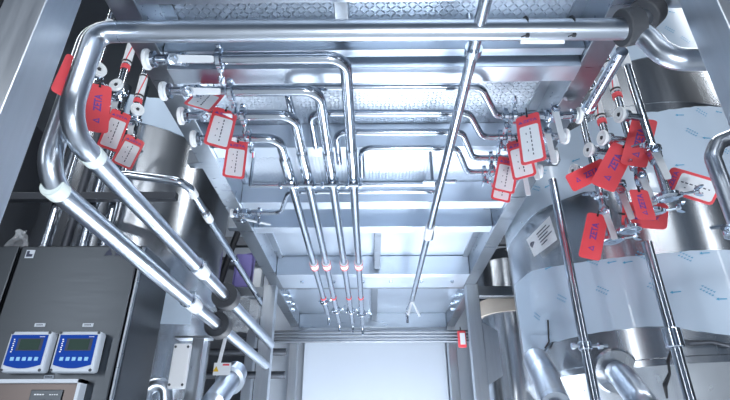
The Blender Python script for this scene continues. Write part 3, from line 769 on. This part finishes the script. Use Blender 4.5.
# fourth white cap low on the left
# header rails that carry the sample lines on both sides
for x, y0, y1, lab in ((0.97, 1.05, 1.95, 'header pipe above the right sample lines'), (-1.03, 0.95, 2.15, 'header pipe above the left sample lines')):
    tag_(MB().tube([(x, y0, Z(1.645)), (x, y1, Z(1.645))], 0.024, seg=16).build('header_pipe', M['tube'], loc=(x, 1.6, Z(1.645))), lab, 'pipe')

# ------------------------------------------------------------------ red cards
def card(lab, p0, p1, Y0, Y1, wd, white=True, tie=None, twist=0.0, flip=False, group='red cards tied to the valves', xcam=0.0, txt=True):
    a, b = P(p0[0], p0[1], Y=Y0), P(p1[0], p1[1], Y=Y1)
    c = (a + b) / 2; up = (a - b).normalized(); L = (a - b).length
    n = (CAM - c); n = (n - up * n.dot(up)).normalized()
    n = Matrix.Rotation(twist, 3, up) @ n
    x = up.cross(n)
    t = thing('lockout_card', lab, 'tag', a, group)
    h = wd / 2; k = wd * .16
    def rr_(hx, y0, y1, k):
        o = []
        for cx, cy, a0 in ((hx - k, y1 - k, 0), (-hx + k, y1 - k, 90), (-hx + k, y0 + k, 180), (hx - k, y0 + k, 270)):
            for j in range(4):
                an = math.radians(a0 + j * 30); o.append((cx + k * math.cos(an), cy + k * math.sin(an)))
        return o
    body = MB().prism(rr_(h, -L / 2, L / 2, k), c, x, up, 0.0012).build('card', M['red'], t)
    o = c + n * 0.0012
    if white:
        pn = MB().prism(rr_(h * .78, -L * .45, L * .26, k * .6), o, x, up, 0.0006).build('white_field', M['white'], body)
        m = MB()
        for r_ in range(7):
            hl = random.uniform(.014, .034) * L; yy = L * (.18 - r_ * .085); wl = .022 * wd
            m.prism([(-wl, -hl), (wl, -hl), (wl, hl), (-wl, hl)], o + n * .0006 + up * yy + x * (.04 * wd), x, up, .0005)
            if r_ % 2: m.prism([(-wl * .8, -hl * .6), (wl * .8, -hl * .6), (wl * .8, hl * .6), (-wl * .8, hl * .6)], o + n * .0006 + up * yy - x * (.14 * wd), x, up, .0005)
        m.build('fine_print', M['ink'], pn)
        if txt:
            m = MB().text('ZETA', wd * .24, o + up * (L * .355) + x * (wd * .08), x, up)
            q = o + up * (L * .355) - x * (wd * .32); s = wd * .09
            m.prism([(-s, -s * .8), (s, -s * .8), (0, s)], q, x, up, .0006)
            m.build('lettering', M['purple'], body)
    else:
        xa, ya = (up, -x) if not flip else (-up, x)
        m = MB().text('ZETA', wd * .42, o - ya * 0 + xa * (L * .10), xa, ya, bold=.03)
        q = o - xa * (L * .27); s = wd * .15
        m.prism([(-s, -s * .8), (s, -s * .8), (s * .55, -s * .5), (-s * .45, -s * .5), (0, s * .45), (s * .55, -s * .5), (s, -s * .8), (0, s)], q, xa, ya, .0006)
        m.build('lettering', M['purple'], body)
    # black tie
    hole = c + up * (L * .46)
    e = tie if isinstance(tie, V) else (hole + V((0, 0, 0.045)) if tie is None else P(tie[0], tie[1], Y=tie[2]))
    MB().tube([hole - n * .003, hole + n * .004, hole + n * .004 + up * (.02), (hole + e) / 2 + n * .006, e], 0.0022, 0.01, seg=6).build('tie', M['black'], t)
    MB().box(hole + n * .005, (.007, .012, .005), (x, up, n), .001).build('tie_head', M['black'], t)
    return t
# left group
card('red card half hidden behind the near left post', (79, 60), (63, 97), 0.99, 0.975, 0.062, False, twist=.2, tie=P(75, 52, Y=1.02))
card('plain red card beside the left big pipe, lettering running upward', (100, 85), (95, 132), 1.36, 1.34, 0.075, False, tie=P(91, 83, X=-1.03))
card('white-faced red card below two white caps, left of the lower one', (122, 112), (107, 149), 1.50, 1.44, 0.068, tie=P(113, 108, X=-1.03))
card('lowest white-faced red card on the far left, tilted above the slim pipe', (136, 138), (121, 166), 1.68, 1.60, 0.075, tie=P(128, 134, X=-1.03))
card('white card with red edge seen steeply behind the second left lever', (213, 91), (197, 108), 1.36, 1.24, 0.085, twist=-.5)
card('white-faced red card under the third left valve', (226, 110), (216, 147), 1.38, 1.30, 0.080, tie=(228, 107, 1.40))
card('white-faced red card under the lowest left valve', (238, 141), (233, 178), 1.52, 1.46, 0.072, tie=(240, 136, 1.535))
# right beam group
card('large bright white-faced red card hanging from the highest right valve', (527, 115), (534, 163), 1.44, 1.38, 0.080, tie=(526, 108, 1.455), twist=-.15)
card('white-faced red card behind the large one on the right', (517, 140), (525, 178), 1.575, 1.53, 0.082, tie=(515, 135, 1.585), twist=-.1)
card('front white-faced red card of the overlapping pair at lower right', (509, 158), (503, 192), 1.68, 1.62, 0.080, tie=(512, 156, 1.73), twist=.1)
card('rear red-edged card of the overlapping pair at lower right', (506, 168), (500, 201), 1.80, 1.74, 0.074, tie=(508, 166, 1.83), twist=.1)
# right cluster
card('red card lying aslant to the left in the right cluster', (606, 166), (569, 184), 1.70, 1.68, 0.070, False, tie=(608, 164, 1.80))
card('red card tilted in the middle of the right cluster', (624, 146), (602, 188), 1.58, 1.55, 0.084, False, tie=(628, 144, 1.68))
card('topmost red card in the right cluster beside the nearest sample line', (645, 119), (633, 166), 1.56, 1.54, 0.086, False, tie=(648, 118, 1.52))
card('white-faced red card pointing right over the tank film', (666, 178), (718, 194), 1.56, 1.50, 0.088, True, twist=.1, tie=(661, 172, 1.52))
card('red card lying level behind the folded one in the right cluster', (622, 214), (668, 217), 1.70, 1.62, 0.092, False, tie=(625, 209, 1.80))
card('folded narrow red card hanging in front of the level one', (638, 190), (647, 220), 1.50, 1.48, 0.060, False, twist=.5, tie=(641, 184, 1.66))
card('lowest red card in the right cluster, hanging by the leftmost line', (598, 214), (589, 259), 1.80, 1.78, 0.076, False, tie=(603, 214, 1.98))

# ------------------------------------------------------------------ left side: tank, risers, cabinet
LX, LY, LR = -1.50, 2.95, 0.546
t = thing('process_tank', 'slimmer stainless tank on the left behind the cabinet', 'tank', (LX, LY, 0))
MB().lathe((LX, LY, 0), (0, 0, 1), [(0.5, 0.1), (0.95, LR), (3.30, LR), (3.42, LR * .8), (3.5, 0)], 80, hint=(0, 1, 0)).build('shell', M['tank'], t)
for a in (60, 180, 300):
    x, y = LX + math.cos(R2(a)) * LR * .7, LY + math.sin(R2(a)) * LR * .7
    MB().tube([(x, y, 0), (x, y, .9)], .04).build('leg', M['tube'], t)
fl = film('film_band', [(100, 95), (150, 98), (200, 105), (235, 120)], [(100, 120), (150, 125), (186, 138), (205, 150), (235, 165)], LX, LY, LR, R2(-150), R2(-22), t, n=40)
for zz in (2.30,):
    MB().lathe((LX, LY, zz), (0, 0, 1), [(0, LR - .002), (0.002, LR + .012), (.03, LR + .012), (.032, LR - .002)], 80).build('rim', M['tank'], t)
GL = 'vertical pipes behind the cabinet'
for i, (u, r, m, Yv) in enumerate(((62, .030, 'tube', 1.86), (82, .022, 'dark', 1.93), (98, .030, 'tube', 1.93), (118, .026, 'tube', 1.98))):
    vpipe(u, 190, 2.31, r, 0, Z(1.95), ['leftmost', 'dark slim second', 'wide bright third', 'rightmost'][i] + ' vertical pipe rising behind the cabinet', m)
tag_(MB().bb(-1.95, -0.98, 2.225, 2.265, Z(1.165), Z(1.205), .003).build('angle_rail', M['dark'], loc=(-1.4, 2.24, Z(1.165))), 'dark horizontal rail behind the vertical pipes on the left', 'rail')
# plastic bag bundle on the cabinet
t = MB(); cc = V((P(22, 229, Y=2.0).x, 2.0, Z(0.762) + 0.055))
t.lathe(cc, (0.1, 0, 1), [(-.06, .02), (-.03, .045), (.0, .035), (.03, .03), (.05, .012), (.07, .02)], 9)
for v_ in t.bm.verts: v_.co += V((random.uniform(-1, 1), random.uniform(-1, 1), random.uniform(-1, 1))) * .012
o = t.build('plastic_wrap', M['bag'], smooth=False, loc=cc); tag_(o, 'crumpled clear plastic wrap lying on the cabinet top at left', 'plastic wrap')

CY, CXR, CXL, CZT, CD = 1.86, -0.893, -2.1, Z(0.762), 0.27
c = thing('control_cabinet', 'brushed steel control cabinet at lower left with two blue transmitters', 'cabinet', ((CXR + CXL) / 2, CY, 0))
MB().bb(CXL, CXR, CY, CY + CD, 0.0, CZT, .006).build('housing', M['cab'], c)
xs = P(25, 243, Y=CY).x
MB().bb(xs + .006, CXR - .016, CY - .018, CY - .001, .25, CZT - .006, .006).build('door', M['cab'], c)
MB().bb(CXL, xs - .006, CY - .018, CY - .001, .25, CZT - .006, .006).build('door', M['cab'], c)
MB().bb(CXR - .012, CXR - .001, CY - .016, CY - .001, .25, CZT - .01, .003).build('edge_trim', M['beam'], c)
q = P(30, 254, Y=CY - .019)
lb = MB().box(q, (.034, .003, .034), None, .001).build('lift_symbol_sticker', M['housing'], c)
MB().prism([(-.012, -.012), (.012, -.012), (.012, -.002), (-.002, 0), (-.002, .012), (-.012, .012)], q + V((0, -.002, 0)), (1, 0, 0), (0, 0, 1), .0008).build('symbol', M['ink'], lb)
for u in (109, 119):
    q = P(u, 252, Y=CY - .0185)
    MB().prism([(-.016, -.014), (.016, -.014), (0, .016)], q, (1, 0, 0), (0, 0, 1), .0008).build('warning_sticker', M['ink'], c)
for u, v, wd in ((40, 325, .040), (88, 325, .040), (49, 377, .036)):
    q = P(u, v, Y=CY - .019)
    pn = MB().box(q, (wd, .003, .013), None, .001).build('name_plate', M['housing'], c)
    m = MB()
    for k in range(5): m.prism([(-.012 + k * .005, -.002), (-.0085 + k * .005, -.002), (-.0085 + k * .005, .002), (-.012 + k * .005, .002)], q + V((0, -.002, 0)), (1, 0, 0), (0, 0, 1), .0005)
    m.build('engraving', M['ink'], pn)
def transmitter(u0, u1, lab):
    yb = CY - .018; D = .045
    a, b = P(u0, 331, Y=yb - D), P(u1, 372, Y=yb - D)
    W = (P(u1, 331, Y=yb - D).x - a.x); H = a.z - b.z
    x0 = a.x; z1 = a.z; cx = x0 + W / 2; cz = z1 - H / 2; yf = yb - D
    t = thing('transmitter', lab, 'transmitter', (cx, yb, cz - H / 2), 'blue faced transmitters')
    MB().box((cx, yb - D / 2, cz), (W, D - .001, H), None, .010).build('housing', M['housing'], t)
    X_, Zv = V((1, 0, 0)), V((0, 0, 1))
    fw, fh = W * .43, H * .40
    pts = [(-fw, fh), (fw, fh), (fw, -fh * .82)] + [(fw * (1 - 2 * k / 12), -fh * (.82 + .22 * math.sin(math.pi * k / 12))) for k in range(1, 12)] + [(-fw, -fh * .82)]
    fp = MB().prism(pts, (cx, yf - .0003, cz), X_, Zv, .0012).build('front_foil', M['blue'], t)
    MB().prism([(-.30 * W, 0), (.30 * W, 0), (.30 * W, .30 * H), (-.30 * W, .30 * H)], (cx + .05 * W, yf - .0018, cz + .01 * H), X_, Zv, .0006).build('display_frame', M['ink'], fp)
    MB().prism([(-.235 * W, .02 * H), (.235 * W, .02 * H), (.235 * W, .28 * H), (-.235 * W, .28 * H)], (cx + .05 * W, yf - .0026, cz + .01 * H), X_, Zv, .0006).build('display', M['lcd'], fp)
    for k in range(5):
        q = (cx + (-.26 + k * .14) * W, yf - .0018, cz - .19 * H)
        MB().box((q[0], q[1] - .0012, q[2]), (.085 * W, .0025, .09 * H), None, .001).build('button', M['lightblue'], fp)
    m = MB()
    for k in range(7): m.prism([(-.012 * W, 0), (.02 * W, 0), (.02 * W, .03 * H), (-.012 * W, .03 * H)], (cx - .345 * W + .012 * W * (k % 2), yf - .0018, cz + (.27 - .05 * k) * H), X_, Zv, .0005)
    m.prism([(0, 0), (.12 * W, 0), (.12 * W, .012 * H), (0, .012 * H)], (cx + .24 * W, yf - .0018, cz + .345 * H), X_, Zv, .0005)
    m.build('white_print', M['white'], fp)
    for sx in (-1, 1):
        for sz in (-1, 1):
            MB().lathe((cx + sx * W * .44, yf + .001, cz + sz * H * .455), (0, -1, 0), [(0, .005), (.0025, .005), (.003, .003)], 10).build('screw', M['dark'], t)
transmitter(11, 53, 'left one of the two blue faced transmitters on the cabinet door')
transmitter(59, 102, 'right one of the two blue faced transmitters on the cabinet door')
# recorder bay below
a = P(82, 379, Y=CY - .06)
t = thing('recorder_unit', 'brown tinted recorder unit in a frame below the transmitters', 'recorder', (a.x - .22, CY - .02, a.z - .35))
m = MB(); x0, x1, z1, z0 = a.x - .42, a.x, a.z, a.z - .34
m.bb(x0, x1, CY - .06, CY - .019, z1 - .012, z1); m.bb(x0, x1, CY - .06, CY - .019, z0, z0 + .012)
m.bb(x1 - .012, x1, CY - .06, CY - .019, z0, z1); m.bb(x0, x0 + .012, CY - .06, CY - .019, z0, z1)
m.build('bezel', M['housing'], t, smooth=False)
MB().bb(x0 + .012, x1 - .012, CY - .045, CY - .0195, z0 + .012, z1 - .012).build('face_plate', M['panel'], t, smooth=False)
q = P(45, 400, Y=CY - .047)
MB().box((q.x, CY - .047, q.z - .01), (.11, .006, .085), None, .002).build('display_surround', M['cab'], t)
MB().box((q.x, CY - .051, q.z - .02), (.055, .004, .04), None, .001).build('display', M['ink'], t)
m = MB()
for k in range(4):
    m.prism([(0, 0), (.007, 0), (.007, .004), (0, .004)], (q.x - .04 + k * .009, CY - .0505, q.z + .015), (1, 0, 0), (0, 0, 1), .0005)
    m.prism([(0, 0), (.005, 0), (.005, .003), (0, .003)], (q.x + .012 + k * .008, CY - .0505, q.z + .015), (1, 0, 0), (0, 0, 1), .0005)
m.build('print', M['white'], t)

# lower middle left: support post, plate, film sheet, label, pump parts
p = P(200, 330, Y=2.34)
t = thing('support_post', 'bright square post standing between cabinet and left rear post', 'post', (p.x, p.y, 0))
MB().bb(p.x - .028, p.x + .028, p.y, p.y + .056, 0, Z(0.50), .004).build('upright', M['post'], t)
MB().bb(p.x - .11, p.x + .05, p.y - .002, p.y + .06, Z(0.50), Z(0.51)).build('top_plate', M['post'], t)
t = thing('junction_plate', 'white cover plate with corner screws left of the bright square post', 'panel', (p.x - .10, p.y, 1.2))
q0 = P(180, 366, Y=2.30)
MB().box(q0, (.075, .03, .19), None, .006).build('cover', M['white'], t)
for sx in (-1, 1):
    for sz in (-1, 1): MB().lathe(q0 + V((sx * .028, -.015, sz * .08)), (0, -1, 0), [(0, .006), (.003, .005)], 8).build('screw', M['dark'], t)
MB().bar(q0 + V((.02, .014, 0)), V((p.x - .028, p.y + .02, q0.z)), .03, .01).build('bracket', M['post'], t)
q0 = P(178, 307, Y=2.3)
o = MB().box(q0, (.135, .004, .16), (V((1, .12, 0)).normalized(), V((-.12, 1, 0)).normalized(), V((0, 0, 1))), .001)
tag_(o.build('film_sheet', M['film'], loc=q0), 'pale blue film sheet stuck beside the cabinet under the big pipes', 'sheet')
q0 = P(222, 372, Y=2.6)
t = thing('warning_label', 'small white warning label on a pale strip below the rubber collars', 'label', q0)
MB().box(P(222, 369, Y=2.6), (.085, .003, .06), None, .001).build('label', M['white'], t)
MB().prism([(-.014, -.012), (.014, -.012), (0, .014)], P(216, 369, Y=2.597), (1, 0, 0), (0, 0, 1), .0008).build('triangle', M['yellow'], t)
MB().prism([(-.016, -.003), (.016, -.003), (.016, .005), (-.016, .005)], P(226, 365, Y=2.597), (1, 0, 0), (0, 0, 1), .0008).build('red_mark', M['red'], t)
MB().bar(P(219, 363, Y=2.6), P(226, 336, Y=2.64), .018, .003, n=(0, 1, 0)).build('strip', M['white'], t)
t = thing('elbow_pipe', 'wide pipe elbow at the bottom edge beside the cabinet', 'pipe', P(158, 385, Y=2.3))
a = P(158, 382, Y=2.3)
MB().tube([a + V((.06, .10, -.30)), a + V((.02, .02, -.0)), a + V((-.05, .0, -.02)), a + V((-.055, 0, -.3))], .032, .05, seg=20).build('tube', M['bigtube'], t)
t = thing('pump_head', 'angled bright cylinder at the bottom edge below the warning label', 'pump', P(215, 392, Y=2.45))
a = P(236, 372, Y=2.85); b = P(214, 402, Y=2.5)
MB().lathe(a, b - a, [(0, .03), (.01, .062), (.10, .062), (.105, .075), (.13, .075), (.135, .055), (.42, .055), (.43, .03)], 24).build('motor', M['bigtube'], t)
MB().tube([b, V((b.x, b.y + .05, 0))], .03, seg=14).build('stand', M['post'], t)
# clutter between left tank and rear post
t = thing('hose', 'black hose drooping behind the two big pipes', 'hose', P(214, 275, Y=3.3))
MB().tube([P(238, 232, Y=3.5), P(228, 258, Y=3.5), P(221, 280, Y=3.5), P(217, 300, Y=3.5), P(215, 330, Y=3.5)], .024, .1, seg=12).build('tube', M['black'], t)
q0 = P(246, 256, Y=3.755); q0.z = Z(1.18) + 0.135
t = MB().box(q0, (.14, .06, .27), None, .012)
for v_ in t.bm.verts: v_.co += V((random.uniform(-1, 1), random.uniform(-1, 1), random.uniform(-1, 1))) * .012
tag_(t.build('packet', M['violet'], loc=q0), 'violet speckled packet standing on the dark rail left of the rear post', 'packet')
q0 = P(241, 316, Y=3.52)
t = MB().lathe(q0, (0.2, -1, .1), [(0, .02), (.01, .10), (.06, .13), (.1, .10), (.12, .02)], 10)
for v_ in t.bm.verts: v_.co += V((random.uniform(-1, 1), random.uniform(-1, 1), random.uniform(-1, 1))) * .025
tag_(t.build('plastic_wrap', M['bag'], smooth=False, loc=q0), 'crumpled plastic wrap behind the rubber collars of the big pipes', 'plastic wrap')
for i, (v, X0) in enumerate(((262, -1.15), (352, -1.2), (375, -1.2))):
    q = P(268, v, Y=4.37)
    tag_(MB().tube([(X0 - .4, 4.37, q.z), (-0.72, 4.37, q.z)], .03, seg=14).build('side_pipe', M['dark'], loc=(X0, 4.37, q.z)), ['dark pipe stub high beside the left rear post', 'upper dark pipe passing behind the left rear post', 'lower dark pipe passing behind the left rear post'][i], 'pipe')
# tall dark frame units behind left tank and right
for x0, x1, y, lab in ((-2.6, -1.0, 4.4, 'dark equipment rack standing behind the left tank'), (1.0, 2.6, 4.4, 'dark equipment rack standing behind the right tank')):
    t = thing('equipment_rack', lab, 'rack', ((x0 + x1) / 2, y, 0))
    for xx in (x0, (x0 + x1) / 2, x1 - .08):
        MB().bb(xx, xx + .08, y, y + .08, 0, 3.4, .005).build('upright', M['post'], t)
    for z in (.8, 1.7, 2.45, 3.3):
        MB().bb(x0, x1, y + .005, y + .06, z, z + .09).build('rail', M['dark'], t)
    MB().bb(x0 + .05, x1 - .05, y + .3, y + .34, .1, 3.3).build('back_panel', M['dark'], t)
    MB().bb(x0 + .08, x1, y + .08, y + .3, 1.79, 1.83).build('shelf', M['beam'], t)
# partly hidden vessel with beige ring behind the right post
t = thing('small_vessel', 'small vessel with beige ring behind the right rear post', 'tank', (1.14, 4.09, 0))
MB().lathe((1.14, 4.09, 0), (0, 0, 1), [(0, .26), (2.95, .26), (3.1, .1), (3.11, 0)], 40).build('shell', M['tank'], t)
MB().lathe((1.14, 4.09, 2.52), (0, 0, 1), [(0, .258), (0, .275), (.12, .275), (.12, .258)], 40).build('ring', M['beige'], t)
# wrapped pipe at the foot of the right tank
t = thing('wrapped_pipe', 'pipe end wrapped in crumpled plastic at the foot of the right tank', 'pipe', P(540, 385, Y=2.3))
a = P(536, 360, Y=2.35); b = P(556, 405, Y=2.05)
MB().tube([a, (a + b) / 2 + V((0, 0, .02)), b], .055, seg=18).build('tube', M['bigtube'], t)
MB().lathe(a, b - a, [(0, .04), (.02, .066), (.10, .072), (.16, .062), (.24, .074), (.34, .064), (.36, .05)], 18).build('wrap', M['bag'], t)
MB().tube([b, V((b.x + .02, b.y, 0))], .03, seg=12).build('stand', M['tube'], t)
